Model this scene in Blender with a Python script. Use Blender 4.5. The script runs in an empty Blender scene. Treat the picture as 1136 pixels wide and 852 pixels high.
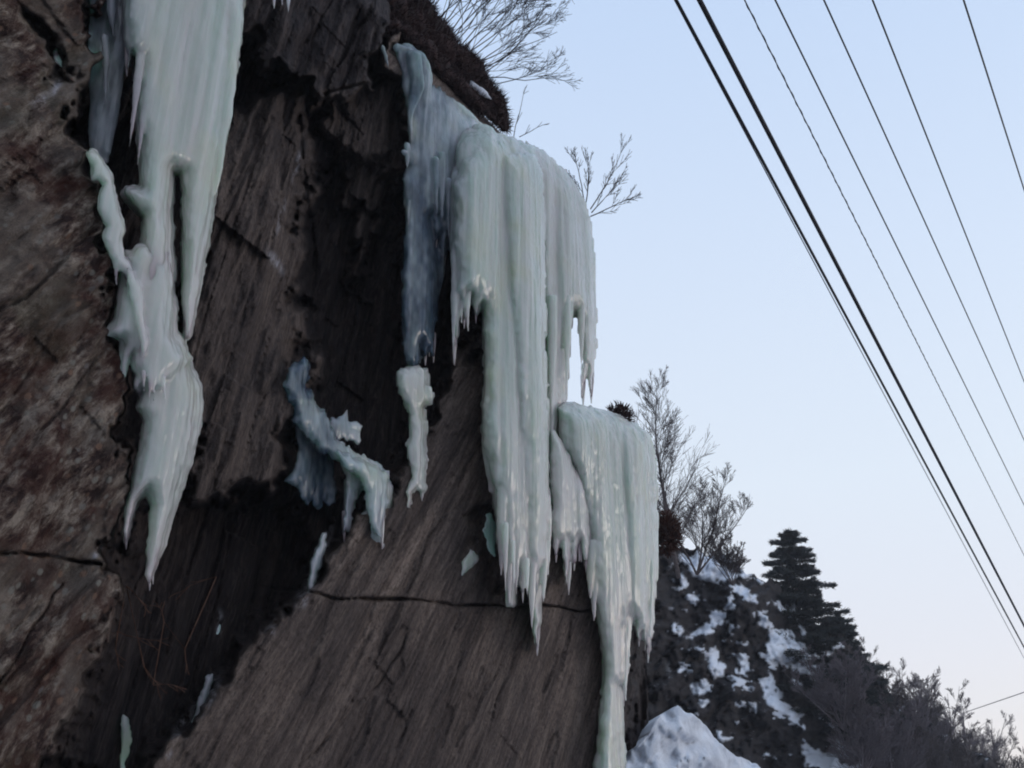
import bpy, bmesh, math, random
import numpy as np
from mathutils import Vector
random.seed(7); rng = np.random.default_rng(11)
scene = bpy.context.scene
COL = scene.collection
# ------------------------------------------------------------------ camera model (pixels of the 1136x852 photo)
FPX = 1050.0; CX, CY = 568.0, 426.0
TH = math.radians(24.0)
CAM = np.array([0.0, 0.0, 1.6])
FWD = np.array([0, math.cos(TH), math.sin(TH)]); UPV = np.array([0, -math.sin(TH), math.cos(TH)]); RT = np.array([1.0, 0, 0])
AZ = math.radians(35.0); D0 = 5.0
NV = np.array([-math.cos(AZ), math.sin(AZ), 0.0])      # from the road towards the cliff
AV = np.array([math.sin(AZ), math.cos(AZ), 0.0])       # along the road

def ray(px, py):
    px = np.asarray(px, float); py = np.asarray(py, float)
    return RT*((px-CX)/FPX)[..., None] + UPV*((CY-py)/FPX)[..., None] + FWD
def P(px, py, off=0.0):                                # on the vertical plane of the cliff, off metres in front of it
    d = ray(px, py); t = (D0-np.asarray(off, float))/(d @ NV)
    return CAM + d*t[..., None]
def Q(px, py, dist):                                   # at a forward distance
    return CAM + ray(px, py)*np.asarray(dist, float)[..., None]
def proj(X):
    v = X-CAM; z = v @ FWD
    return CX+FPX*(v @ RT)/z, CY-FPX*(v @ UPV)/z, z

# ------------------------------------------------------------------ noise
def _h(ix, iy, iz, seed):
    n = (ix*374761393 + iy*668265263 + iz*2147483647 + seed*1274126177) & 0xFFFFFFFF
    n = ((n ^ (n >> 13))*1274126177) & 0xFFFFFFFF
    n = ((n ^ (n >> 16))*2246822519) & 0xFFFFFFFF
    return ((n ^ (n >> 15)) & 0xFFFFFF)/float(0xFFFFFF)
def noise(x, y, z=0.0, seed=0):
    x, y, z = np.broadcast_arrays(np.asarray(x, float), np.asarray(y, float), np.asarray(z, float))
    fx, fy, fz = np.floor(x), np.floor(y), np.floor(z)
    ix, iy, iz = fx.astype(np.int64), fy.astype(np.int64), fz.astype(np.int64)
    u, v, w = x-fx, y-fy, z-fz
    u = u*u*(3-2*u); v = v*v*(3-2*v); w = w*w*(3-2*w)
    r = 0
    for a in (0, 1):
        for b in (0, 1):
            for c in (0, 1):
                r = r + _h(ix+a, iy+b, iz+c, seed)*(u if a else 1-u)*(v if b else 1-v)*(w if c else 1-w)
    return r*2-1
def fbm(x, y, z=0.0, o=4, seed=0, g=.5):
    r = 0; a = 1.0; s = 0
    for i in range(o):
        r = r + a*noise(np.asarray(x)*2**i, np.asarray(y)*2**i, np.asarray(z)*2**i, seed+i*17); s += a; a *= g
    return r/s*1.6
def sstep(a, b, x):
    t = np.clip((x-a)/(b-a), 0, 1); return t*t*(3-2*t)
def sdpoly(px, py, poly):                              # >0 inside
    d = np.full(px.shape, 1e9); ins = np.zeros(px.shape, bool)
    n = len(poly)
    for i in range(n):
        x0, y0 = poly[i]; x1, y1 = poly[(i+1) % n]
        ex, ey = x1-x0, y1-y0
        t = np.clip(((px-x0)*ex+(py-y0)*ey)/(ex*ex+ey*ey+1e-9), 0, 1)
        d = np.minimum(d, np.hypot(px-x0-t*ex, py-y0-t*ey))
        if y0 != y1:
            c = ((y0 > py) != (y1 > py)) & (px < (x1-x0)*(py-y0)/(y1-y0)+x0)
            ins ^= c
    return np.where(ins, d, -d)

# ------------------------------------------------------------------ object helpers
def link(o, parent=None):
    COL.objects.link(o)
    if parent is not None: o.parent = parent
    return o
def mesh_obj(name, V, F, mat=None, parent=None, smooth=True, attrs=None):
    me = bpy.data.meshes.new(name)
    V = np.asarray(V, float).reshape(-1, 3)
    if isinstance(F, np.ndarray):
        me.vertices.add(len(V)); me.vertices.foreach_set('co', V.ravel())
        k = F.shape[1]
        me.loops.add(F.size); me.loops.foreach_set('vertex_index', F.ravel().astype(np.int32))
        me.polygons.add(len(F)); me.polygons.foreach_set('loop_start', np.arange(0, F.size, k, dtype=np.int32))
        me.update(calc_edges=True)
    else:
        me.from_pydata(V.tolist(), [], F)
    if smooth: me.polygons.foreach_set('use_smooth', np.ones(len(me.polygons), bool))
    if attrs:
        for k, a in attrs.items():
            if a.ndim == 1:
                at = me.attributes.new(k, 'FLOAT', 'POINT'); at.data.foreach_set('value', a.astype(np.float32))
            else:
                at = me.attributes.new(k, 'FLOAT_VECTOR', 'POINT'); at.data.foreach_set('vector', a.astype(np.float32).ravel())
    me.update()
    if mat: me.materials.append(mat)
    return link(bpy.data.objects.new(name, me), parent)
def tag(o, label=None, cat=None, group=None, kind=None):
    if label: o['label'] = label
    if cat: o['category'] = cat
    if group: o['group'] = group
    if kind: o['kind'] = kind
    return o
def empty(name, loc, label, cat, group=None):
    o = bpy.data.objects.new(name, None); o.location = loc; COL.objects.link(o)
    o.empty_display_size = .2
    return tag(o, label, cat, group)
def grid_faces(nr, nc):
    i = np.arange(nr-1)[:, None]*nc + np.arange(nc-1)[None, :]
    return np.stack([i, i+1, i+nc+1, i+nc], -1).reshape(-1, 4)

# ------------------------------------------------------------------ materials
def mat(name):
    m = bpy.data.materials.new(name); m.use_nodes = True
    nt = m.node_tree; b = nt.nodes['Principled BSDF']
    return m, nt, b
def N(nt, t, **kw):
    n = nt.nodes.new(t)
    for k, v in kw.items():
        if k.startswith('i_'):
            key = k[2:]; key = int(key) if key.isdigit() else key.replace('_', ' ')
            n.inputs[key].default_value = v
        else: setattr(n, k, v)
    return n
def L(nt, a, b): nt.links.new(a, b)
def ramp(nt, fac, stops, interp='LINEAR'):
    r = N(nt, 'ShaderNodeValToRGB'); r.color_ramp.interpolation = interp
    e = r.color_ramp.elements
    while len(e) < len(stops): e.new(.5)
    for i, (p, c) in enumerate(stops):
        e[i].position = p; e[i].color = (*c, 1) if len(c) == 3 else c
    L(nt, fac, r.inputs[0]); return r.outputs[0]
def mix(nt, fac, a, b, mode='MIX'):
    m = N(nt, 'ShaderNodeMix', data_type='RGBA', blend_type=mode)
    if hasattr(fac, 'is_linked') or hasattr(fac, 'links'): L(nt, fac, m.inputs[0])
    else: m.inputs[0].default_value = fac
    for s, i in ((a, 6), (b, 7)):
        if isinstance(s, tuple): m.inputs[i].default_value = (*s, 1)
        else: L(nt, s, m.inputs[i])
    return m.outputs[2]
def math_(nt, op, a, b=None, clamp=False):
    m = N(nt, 'ShaderNodeMath', operation=op, use_clamp=clamp)
    for s, i in ((a, 0), (b, 1)):
        if s is None: continue
        if isinstance(s, (int, float)): m.inputs[i].default_value = s
        else: L(nt, s, m.inputs[i])
    return m.outputs[0]
def ntex(nt, vec, scale, detail=5, rough=.6, dist=0.0):
    n = N(nt, 'ShaderNodeTexNoise'); n.inputs['Scale'].default_value = scale
    n.inputs['Detail'].default_value = detail; n.inputs['Roughness'].default_value = rough
    n.inputs['Distortion'].default_value = dist
    L(nt, vec, n.inputs['Vector']); return n.outputs['Fac']
def mapping(nt, vec, sc, rot=(0, 0, 0)):
    m = N(nt, 'ShaderNodeMapping'); m.inputs['Scale'].default_value = sc; m.inputs['Rotation'].default_value = rot
    L(nt, vec, m.inputs['Vector']); return m.outputs[0]
def bump(nt, b, h, strength, dist=.02, normal=None):
    n = N(nt, 'ShaderNodeBump'); n.inputs['Strength'].default_value = strength; n.inputs['Distance'].default_value = dist
    L(nt, h, n.inputs['Height'])
    if normal is not None: L(nt, normal, n.inputs['Normal'])
    L(nt, n.outputs[0], b.inputs['Normal']); return n.outputs[0]

def rock_material():
    m, nt, b = mat('rock')
    at = lambda n: N(nt, 'ShaderNodeAttribute', attribute_name=n)
    fol = at('fol').outputs['Vector']
    streak = ntex(nt, mapping(nt, fol, (.40, 5.5, 3.0)), 2.2, 8, .70)
    streak2 = ntex(nt, mapping(nt, fol, (1.6, 14.0, 9.0)), 2.4, 6, .72, .12)
    grain = ntex(nt, mapping(nt, fol, (1, 1.8, 1.5)), 22, 5, .78)
    blot = ntex(nt, fol, 1.3, 5, .6, .3)
    spots = ntex(nt, mapping(nt, fol, (.55, 1.25, 1)), 10.0, 6, .72, .2)
    fine = ntex(nt, fol, 55.0, 4, .7)
    # dark streaked rock outside the slab and the lichen face
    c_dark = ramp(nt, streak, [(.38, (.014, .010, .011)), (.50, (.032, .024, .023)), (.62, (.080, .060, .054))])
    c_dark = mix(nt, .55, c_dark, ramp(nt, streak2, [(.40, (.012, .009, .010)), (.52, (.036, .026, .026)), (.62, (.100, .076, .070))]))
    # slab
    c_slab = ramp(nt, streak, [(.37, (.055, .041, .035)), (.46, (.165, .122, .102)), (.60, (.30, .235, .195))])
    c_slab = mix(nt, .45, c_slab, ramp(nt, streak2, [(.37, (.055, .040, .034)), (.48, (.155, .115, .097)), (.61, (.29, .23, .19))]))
    c_slab = mix(nt, ramp(nt, blot, [(.42, (0, 0, 0)), (.62, (.45, .45, .45))]), c_slab, (.055, .045, .045))
    # lichen-spotted face
    c_lich = ramp(nt, spots, [(.42, (.028, .015, .013)), (.48, (.100, .063, .050)), (.53, (.165, .125, .100)), (.60, (.33, .27, .22))])
    blot2 = ntex(nt, fol, 3.4, 5, .65, .5)
    c_lich = mix(nt, ramp(nt, blot2, [(.38, (.75, .75, .75)), (.54, (0, 0, 0))]), c_lich, (.060, .021, .014))
    c_lich = mix(nt, ramp(nt, blot, [(.50, (0, 0, 0)), (.62, (.7, .7, .7))]), c_lich, mix(nt, .4, c_slab, (.17, .15, .12)))
    vo = N(nt, 'ShaderNodeTexVoronoi'); vo.inputs['Scale'].default_value = 17; L(nt, mapping(nt, mix(nt, .04, fol, N(nt, 'ShaderNodeTexNoise', i_Scale=14.0).outputs['Color']), (1, 1.3, 1)), vo.inputs['Vector'])
    patch = math_(nt, 'MULTIPLY', ramp(nt, vo.outputs['Distance'], [(.24, (1, 1, 1)), (.40, (0, 0, 0))]), ramp(nt, ntex(nt, fol, 2.6, 4, .6), [(.46, (0, 0, 0)), (.56, (.8, .8, .8))]))
    sepc = N(nt, 'ShaderNodeSeparateColor'); L(nt, vo.outputs['Color'], sepc.inputs[0])
    patch = math_(nt, 'MULTIPLY', patch, ramp(nt, sepc.outputs[0], [(.45, (0, 0, 0)), (.5, (1, 1, 1))]))
    c_lich = mix(nt, patch, c_lich, ramp(nt, sepc.outputs[1], [(.3, (.25, .235, .20)), (.6, (.17, .15, .14)), (.8, (.22, .13, .09))]))
    moss = ramp(nt, ntex(nt, fol, 2.1, 5, .6, .8), [(.55, (0, 0, 0)), (.68, (.4, .4, .4))])
    c_lich = mix(nt, moss, c_lich, (.060, .058, .034))
    n3 = N(nt, 'ShaderNodeTexVoronoi'); n3.inputs['Scale'].default_value = 7.0; L(nt, mix(nt, .15, fol, ntex(nt, fol, 9, 3)), n3.inputs['Vector'])
    c_slab = mix(nt, 1.0, c_slab, ramp(nt, grain, [(.38, (.55, .52, .5)), (.5, (1, 1, 1)), (.62, (1.25, 1.22, 1.2))]), 'MULTIPLY')
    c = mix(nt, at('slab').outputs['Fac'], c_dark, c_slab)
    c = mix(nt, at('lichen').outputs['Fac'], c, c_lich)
    # snow / frost dust
    fr = math_(nt, 'MULTIPLY', at('frost').outputs['Fac'], ramp(nt, spots, [(.45, (0, 0, 0)), (.58, (1, 1, 1))]))
    c = mix(nt, fr, c, (.40, .38, .40))
    L(nt, c, b.inputs['Base Color'])
    rg = math_(nt, 'ADD', math_(nt, 'MULTIPLY', streak2, .3), .58)
    L(nt, rg, b.inputs['Roughness'])
    b.inputs['Specular IOR Level'].default_value = .16
    h = math_(nt, 'ADD', math_(nt, 'MULTIPLY', spots, .55), math_(nt, 'ADD', math_(nt, 'MULTIPLY', streak2, .8), math_(nt, 'ADD', math_(nt, 'MULTIPLY', fine, .25), math_(nt, 'MULTIPLY', grain, .5))))
    bump(nt, b, h, 1.0, .045)
    return m

def ice_material(name, green=(.335, .395, .345), pale=(.43, .44, .415), blue=(.14, .19, .25), clear=.0, dark=0.0):
    m, nt, b = mat(name)
    tc = N(nt, 'ShaderNodeTexCoord').outputs['Object']
    fl = ntex(nt, mapping(nt, tc, (6, 6, .35)), 1.6, 4, .6, .2)
    fl2 = ntex(nt, mapping(nt, tc, (22, 22, 1.6)), 1.4, 4, .6)
    lump = ntex(nt, tc, 2.2, 3, .5)
    c = mix(nt, ramp(nt, fl, [(.36, (0, 0, 0)), (.60, (1, 1, 1))]), green, pale)
    c = mix(nt, ramp(nt, lump, [(.50, (0, 0, 0)), (.72, (.7, .7, .7))]), c, (.42, .43, .325))
    c = mix(nt, math_(nt, 'MULTIPLY', ramp(nt, fl2, [(.52, (0, 0, 0)), (.75, (1, 1, 1))]), .22), c, (.50, .51, .51))
    at = N(nt, 'ShaderNodeAttribute', attribute_name='thin').outputs['Fac']
    c = mix(nt, at, c, mix(nt, fl2, blue, tuple(x*.75 for x in blue)))
    tip = N(nt, 'ShaderNodeAttribute', attribute_name='tip').outputs['Fac']
    c = mix(nt, tip, c, (.47, .435, .415))
    L(nt, c, b.inputs['Base Color'])
    b.inputs['Subsurface Weight'].default_value = .9
    b.inputs['Subsurface Radius'].default_value = (.10, .15, .12)
    b.inputs['Subsurface Scale'].default_value = 2.2
    b.inputs['Roughness'].default_value = .22
    b.inputs['IOR'].default_value = 1.31
    b.inputs['Specular IOR Level'].default_value = .55
    b.inputs['Coat Weight'].default_value = .25; b.inputs['Coat Roughness'].default_value = .12
    # clear ice lets the rock show
    tr = math_(nt, 'MULTIPLY', at, .55)
    if clear: tr = math_(nt, 'ADD', tr, clear, True)
    tfac = math_(nt, 'MULTIPLY', tr, ramp(nt, ntex(nt, mapping(nt, tc, (5, 5, 2)), 2.4, 5, .7), [(.35, (.35, .35, .35)), (.62, (1, 1, 1))]))
    L(nt, tfac, b.inputs['Transmission Weight'])
    h = math_(nt, 'ADD', math_(nt, 'MULTIPLY', fl2, .9), math_(nt, 'MULTIPLY', ntex(nt, mapping(nt, tc, (16, 16, 18)), 1.3, 4, .6), .25))
    bump(nt, b, h, .30, .012)
    return m

def _ice_veil():
    m = ice_material('ice_veil', green=(.07, .085, .11), pale=(.11, .125, .15), blue=(.05, .065, .09))
    b = m.node_tree.nodes['Principled BSDF']
    b.inputs['Coat Weight'].default_value = 0; b.inputs['Specular IOR Level'].default_value = .1; b.inputs['Roughness'].default_value = .6; b.inputs['Subsurface Weight'].default_value = 0
    for l in list(b.inputs['Transmission Weight'].links): m.node_tree.links.remove(l)
    return m
def simple(name, c1, c2, scale=4, rough=.8, bmp=.4, bd=.02, sc=(1, 1, 1)):
    m, nt, b = mat(name)
    tc = N(nt, 'ShaderNodeTexCoord').outputs['Object']
    f = ntex(nt, mapping(nt, tc, sc), scale, 6, .65)
    L(nt, ramp(nt, f, [(.35, c1), (.65, c2)]), b.inputs['Base Color'])
    b.inputs['Roughness'].default_value = rough; b.inputs['Specular IOR Level'].default_value = .25
    bump(nt, b, f, bmp, bd)
    return m
M_ROCK = rock_material()
M_ICE = ice_material('ice_green')
M_ICEB = ice_material('ice_blue', green=(.30, .36, .37), pale=(.39, .42, .43), blue=(.085, .12, .17), clear=.08)
M_ICEW = ice_material('ice_white', green=(.38, .405, .38), pale=(.44, .43, .41))
M_BARK = simple('bark', (.030, .022, .022), (.075, .058, .055), 30, .85)
M_BARK2 = simple('pale_bark', (.060, .048, .048), (.13, .105, .10), 20, .85)
M_BARK3 = simple('hazed_bark', (.10, .08, .088), (.19, .16, .165), 12, .85)  # far twigs lightened and greyed: distance haze put into the bark colour
M_HEATH = simple('heather', (.014, .008, .008), (.050, .026, .024), 14, .9)
M_NEEDLE = simple('needles', (.008, .011, .011), (.020, .025, .022), 5, .8)
M_SNOW = simple('snow', (.44, .47, .53), (.68, .71, .77), 3.5, .75, .5, .07)  # dirty snow, darkened with the bank's shade put into its colour
M_WIRE = simple('wire', (.012, .010, .012), (.03, .026, .03), 40, .6)
M_WIREG = simple('grey_wire', (.10, .10, .115), (.16, .16, .18), 40, .6)
M_ROAD = simple('asphalt', (.035, .035, .037), (.06, .06, .062), 60, .9)
M_RUST = simple('rust_bush', (.035, .014, .010), (.085, .034, .022), 20, .9)

# ------------------------------------------------------------------ cliff
def fold_vecs():
    a = P(540., 350.)-P(250., 850.); a /= np.linalg.norm(a)
    b = np.cross(NV, a); return a, b
FA, FB = fold_vecs()
FA2 = P(362., 170.)-P(290., 420.); FA2 /= np.linalg.norm(FA2); FB2 = np.cross(NV, FA2)
REG = [  # polygon, offset, edge px
    ([(60, -500), (270, -500), (262, 60), (235, 240), (205, 330), (120, 320), (90, 150)], -.10, 30),
    ([(225, 130), (330, 100), (352, 180), (330, 300), (345, 430), (300, 540), (215, 560), (200, 350), (215, 240)], .05, 22),
    ([(345, 85), (470, 90), (470, 190), (420, 230), (400, 330), (380, 200)], -.12, 16),
    ([(255, -500), (480, -500), (440, 0), (415, 60), (412, 93), (362, 104), (335, 92), (300, 80), (268, 40)], .42, 9),
    ([(555, 90), (704, 90), (696, 560), (702, 700), (690, 1500), (-200, 1500), (80, 960), (150, 880), (215, 790), (292, 697), (350, 640), (418, 560), (465, 480), (515, 380), (530, 300), (440, 120), (430, 40)], .08, 12),
    ([(-900, -700), (60, -700), (100, 0), (92, 160), (112, 240), (128, 330), (135, 420), (150, 500), (143, 575), (118, 622), (132, 650), (112, 715), (78, 790), (45, 856), (-20, 1100), (-900, 1500)], .50, 14),
]
CAV = [  # hollows
    ([(25, 10), (45, 18), (62, 55), (80, 100), (60, 98), (45, 60)], -.22, 10),
    ([(340, 190), (430, 180), (455, 300), (452, 480), (400, 540), (330, 530), (335, 380)], -.30, 30),
    ([(150, 560), (330, 560), (350, 620), (290, 690), (215, 775), (150, 870), (60, 900), (120, 730), (140, 650)], -.34, 24),
    ([(500, 330), (545, 330), (520, 400), (470, 440), (455, 420)], -.25, 14),
    ([(520, 570), (560, 560), (565, 640), (530, 650)], -.12, 12),
]
CRACKS = [([(-60, 608), (40, 616), (112, 627)], .16, 3.2), ([(290, 650), (360, 662), (470, 668), (620, 674), (720, 690)], .12, 2.4),
          ([(362, 103), (412, 92)], .10, 3.0), ([(360, 104), (400, 150)], .05, 2.0), ([(0, 760), (60, 660), (90, 628)], .05, 2.5),
          ([(120, 720), (190, 560)], .05, 3), ([(455, 700), (420, 760), (330, 850)], .035, 3.2), ([(330, 130), (350, 300), (320, 420)], .08, 4),
          ([(610, 640), (520, 852)], .03, 3), ([(215, 330), (300, 130)], .05, 4), ([(60, 40), (10, 230)], .06, 3)]
def seg_dist(px, py, pts):
    d = np.full(px.shape, 1e9)
    for (x0, y0), (x1, y1) in zip(pts[:-1], pts[1:]):
        ex, ey = x1-x0, y1-y0
        t = np.clip(((px-x0)*ex+(py-y0)*ey)/(ex*ex+ey*ey), 0, 1)
        d = np.minimum(d, np.hypot(px-x0-t*ex, py-y0-t*ey))
    return d
def rock_off(px, py, X):
    wx = px+14*fbm(px/60, py/60, 0, 3, 3)+9*fbm(px/16, py/16, 0, 3, 5)
    wy = py+14*fbm(px/60, py/60, 0, 3, 8)+9*fbm(px/16, py/16, 0, 3, 15)
    sn = 13*fbm(((X-CAM) @ FA)*1.1, ((X-CAM) @ FB)*9, 0, 3, 16); wx = wx+.5*sn; wy = wy-.85*sn
    R = np.full(px.shape, -.38)
    W = []
    for poly, v, w in REG:
        w = w*.5; k = sstep(-w, w, sdpoly(wx, wy, poly)); R = R*(1-k)+v*k; W.append(k)
    for poly, v, w in CAV:
        R = R + v*sstep(-w*.6, w*.6, sdpoly(wx, wy, poly))
    lich, slab = W[5], W[4]*(1-W[5])
    V_ = X-CAM
    mid = (1-slab)*(1-lich)
    a = V_ @ FA; b = V_ @ FB; a2 = V_ @ FA2; b2 = V_ @ FB2
    def plates(a, b, k, sd):     # long split plates lying along the bedding
        t = b*k+.8*fbm(a*.5, b*.9, 0, 4, sd); fl = np.floor(t); fr = t-fl
        lv = _h(fl.astype(np.int64), np.floor(a*.55+3*noise(fl*1.7, 0, 0, sd+1)).astype(np.int64), np.zeros(fl.shape, np.int64), sd)
        return (lv-.5)+.5*fr*fr*(1-sstep(.72, 1, fr))
    pl = plates(a2, b2, 2.6, 21)*.15+plates(a2, b2, 7.5, 22)*.060+plates(a2, b2, 19, 23)*.020
    pl_l = plates(a, b, 2.0, 31)*.09+plates(a, b, 5.0, 32)*.028
    R = R+mid*(pl+.05*fbm(a2*2.5, b2*8, 0, 4, 41)+.16*fbm(a2*.45, b2*.8, 0, 2, 91))
    R = R+lich*(pl_l+.08*fbm(a*.8, b*2.4, 0, 5, 61)+.03*np.abs(fbm(a*3, b*9, 0, 4, 71))+.012*fbm(a*9, b*22, 0, 3, 72))
    R = R+slab*(plates(a, b, 3.2, 51)*.030+plates(a, b, 11, 52)*.014+.016*fbm(a*.4, b*2.6, 0, 4, 53)+.005*fbm(a*5, b*20, 0, 3, 54))
    # flakes broken out of the slab
    fk = sstep(.42, .52, fbm(a*1.6+7, b*5.0, 0, 4, 57)); R = R-.018*slab*fk
    for pts, dep, w in CRACKS:
        w = w*(.5+.35*noise(px/17, py/17, 0, 402)); dep = dep*(.75+.6*noise(px/30, py/30, 0, 403))
        dd = seg_dist(px+3*noise(px/25, py/25, 0, 6), py+3*noise(px/22, py/22, 0, 7), pts)
        R = R-dep*np.exp(-(dd/w)**2)
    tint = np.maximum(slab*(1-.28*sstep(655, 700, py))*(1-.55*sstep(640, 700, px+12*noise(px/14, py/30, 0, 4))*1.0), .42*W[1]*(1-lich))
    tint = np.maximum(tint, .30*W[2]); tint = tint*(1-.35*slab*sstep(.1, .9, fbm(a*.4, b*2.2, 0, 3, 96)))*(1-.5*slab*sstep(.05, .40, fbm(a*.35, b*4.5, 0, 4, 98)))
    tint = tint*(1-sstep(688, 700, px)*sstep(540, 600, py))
    return R, lich, tint, slab
# silhouette of the cliff top (pixels), mapped on to the wall plane
SIL = [(-900, -700), (0, -420), (200, -300), (330, -130), (400, -30), (440, 12), (475, 62), (520, 112), (560, 152), (583, 180), (598, 240), (606, 330), (612, 430), (640, 458), (690, 476), (712, 492), (721, 540), (724, 620), (727, 700), (731, 790), (738, 880)]
sil = P(np.array([p[0] for p in SIL], float), np.array([p[1] for p in SIL], float))
sil_s = (sil-CAM) @ AV; sil_h = sil[:, 2].copy()
o_ = np.argsort(sil_s); sil_s, sil_h = sil_s[o_], sil_h[o_]
def Hs(s): return np.interp(s, sil_s, sil_h)
colpx = np.concatenate([np.arange(-500, -20, 6.0), np.arange(-20, 736, 1.7)])
colS = (P(colpx, np.full(colpx.shape, 426.0))-CAM) @ AV
send = sil_s[-1]; colS = np.concatenate([colS[colS < send-.02], [send, send+.25]])
nr_low, nr_main, nr_back = 16, 470, 16
rows = []
Hc = Hs(colS)
hlow = np.minimum(1.7, Hc*.4)
hh = np.concatenate([np.linspace(-.6, 1.45, 12), np.linspace(1.5, 8.6, 560), np.linspace(8.75, max(Hc.max(), 9), 14)])
Hg = np.minimum(hh[:, None], Hc[None, :])
Xp = CAM*np.array([1, 1, 0])+NV*D0+AV*colS[None, :, None]*1.0+np.zeros(Hg.shape+(3,))
Xp[..., 2] = Hg
vx = Xp-CAM
px, py, zz = proj(Xp)
zbad = zz < .5
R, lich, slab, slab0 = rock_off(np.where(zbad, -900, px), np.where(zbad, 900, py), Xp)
# round the top lip backwards
lip = np.clip((Hc[None, :]-Hg)/.35, 0, 1); lip[:, colS > np.interp(600, colpx, (P(colpx, np.full(colpx.shape, 426.0))-CAM) @ AV)] = 1
R = R-.25*(1-lip)**2
Xc = CAM+vx*((D0-R)/D0)[..., None]
eg = sstep(send-.45, send, colS)[None, :, None]
Xc = Xc+AV*(eg*(.16*fbm(Hg*1.3, 2.0, 0, 4, 401))[..., None])+NV*(eg**2*.5)
Xc[:, -1] = Xc[:, -2]+NV*2.0-AV*.3
back = []
last = Xc[-1]
for i in range(1, nr_back+1):
    q = last+NV*(.22*i**1.35)+np.array([0, 0, 1.0])*(.06*i**1.2)*np.clip((Hc[:, None]-1)/3, 0, 1)
    q[:, 2] += .10*fbm(q[:, 0]*1.5, q[:, 1]*1.5, 0, 3, 5)*min(1, i/3)
    back.append(q)
Xall = np.concatenate([Xc, np.array(back)], 0)
nr, nc = Xall.shape[:2]
padd = lambda A, v: np.concatenate([A, np.repeat(A[-1:]*v, nr_back, 0)], 0)
FC = FA
msel = padd(((slab0 < .5) & (lich < .5)).astype(float), 1) > .5
a_ = np.where(msel, (Xall-CAM) @ FA2, (Xall-CAM) @ FA); b_ = np.where(msel, (Xall-CAM) @ FB2, (Xall-CAM) @ FB); c_ = (Xall-CAM) @ NV
fol = np.stack([a_, b_, c_], -1)
frost = np.zeros(px.shape)
def spot(x, y, rx, ry, rot=0):
    c, s = math.cos(math.radians(rot)), math.sin(math.radians(rot))
    dx, dy = px-x, py-y
    u = (dx*c+dy*s)/rx; v = (-dx*s+dy*c)/ry
    return np.exp(-(u*u+v*v)**1.5)
for sp in [(350, 632, 6, 34, 22), (362, 600, 4, 26, 20), (62, 98, 4, 12, 30), (45, 112, 10, 5, -45), (233, 770, 6, 22, 25), (205, 800, 5, 22, 35), (243, 690, 5, 12, 0),
           (331, 178, 2.5, 22, 14), (312, 240, 2.5, 18, 14), (305, 290, 14, 5, 60), (108, 613, 3, 9, 35), (185, 835, 5, 7, 0), (300, 700, 5, 6, 0), (335, 665, 8, 8, 0)]:
    frost = np.maximum(frost, spot(*sp))
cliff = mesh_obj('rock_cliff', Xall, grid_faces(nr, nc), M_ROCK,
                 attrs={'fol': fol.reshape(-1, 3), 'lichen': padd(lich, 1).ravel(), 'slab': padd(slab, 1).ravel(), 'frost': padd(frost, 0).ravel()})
tag(cliff, 'overhanging brown and black layered rock face with ice hanging from it', 'cliff', kind='structure')
cliff.name = 'hill_cliff'
def roff(x, y):
    X = P(float(x), float(y))[None, :]
    return float(rock_off(np.array([float(x)]), np.array([float(y)]), X)[0][0])

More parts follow.
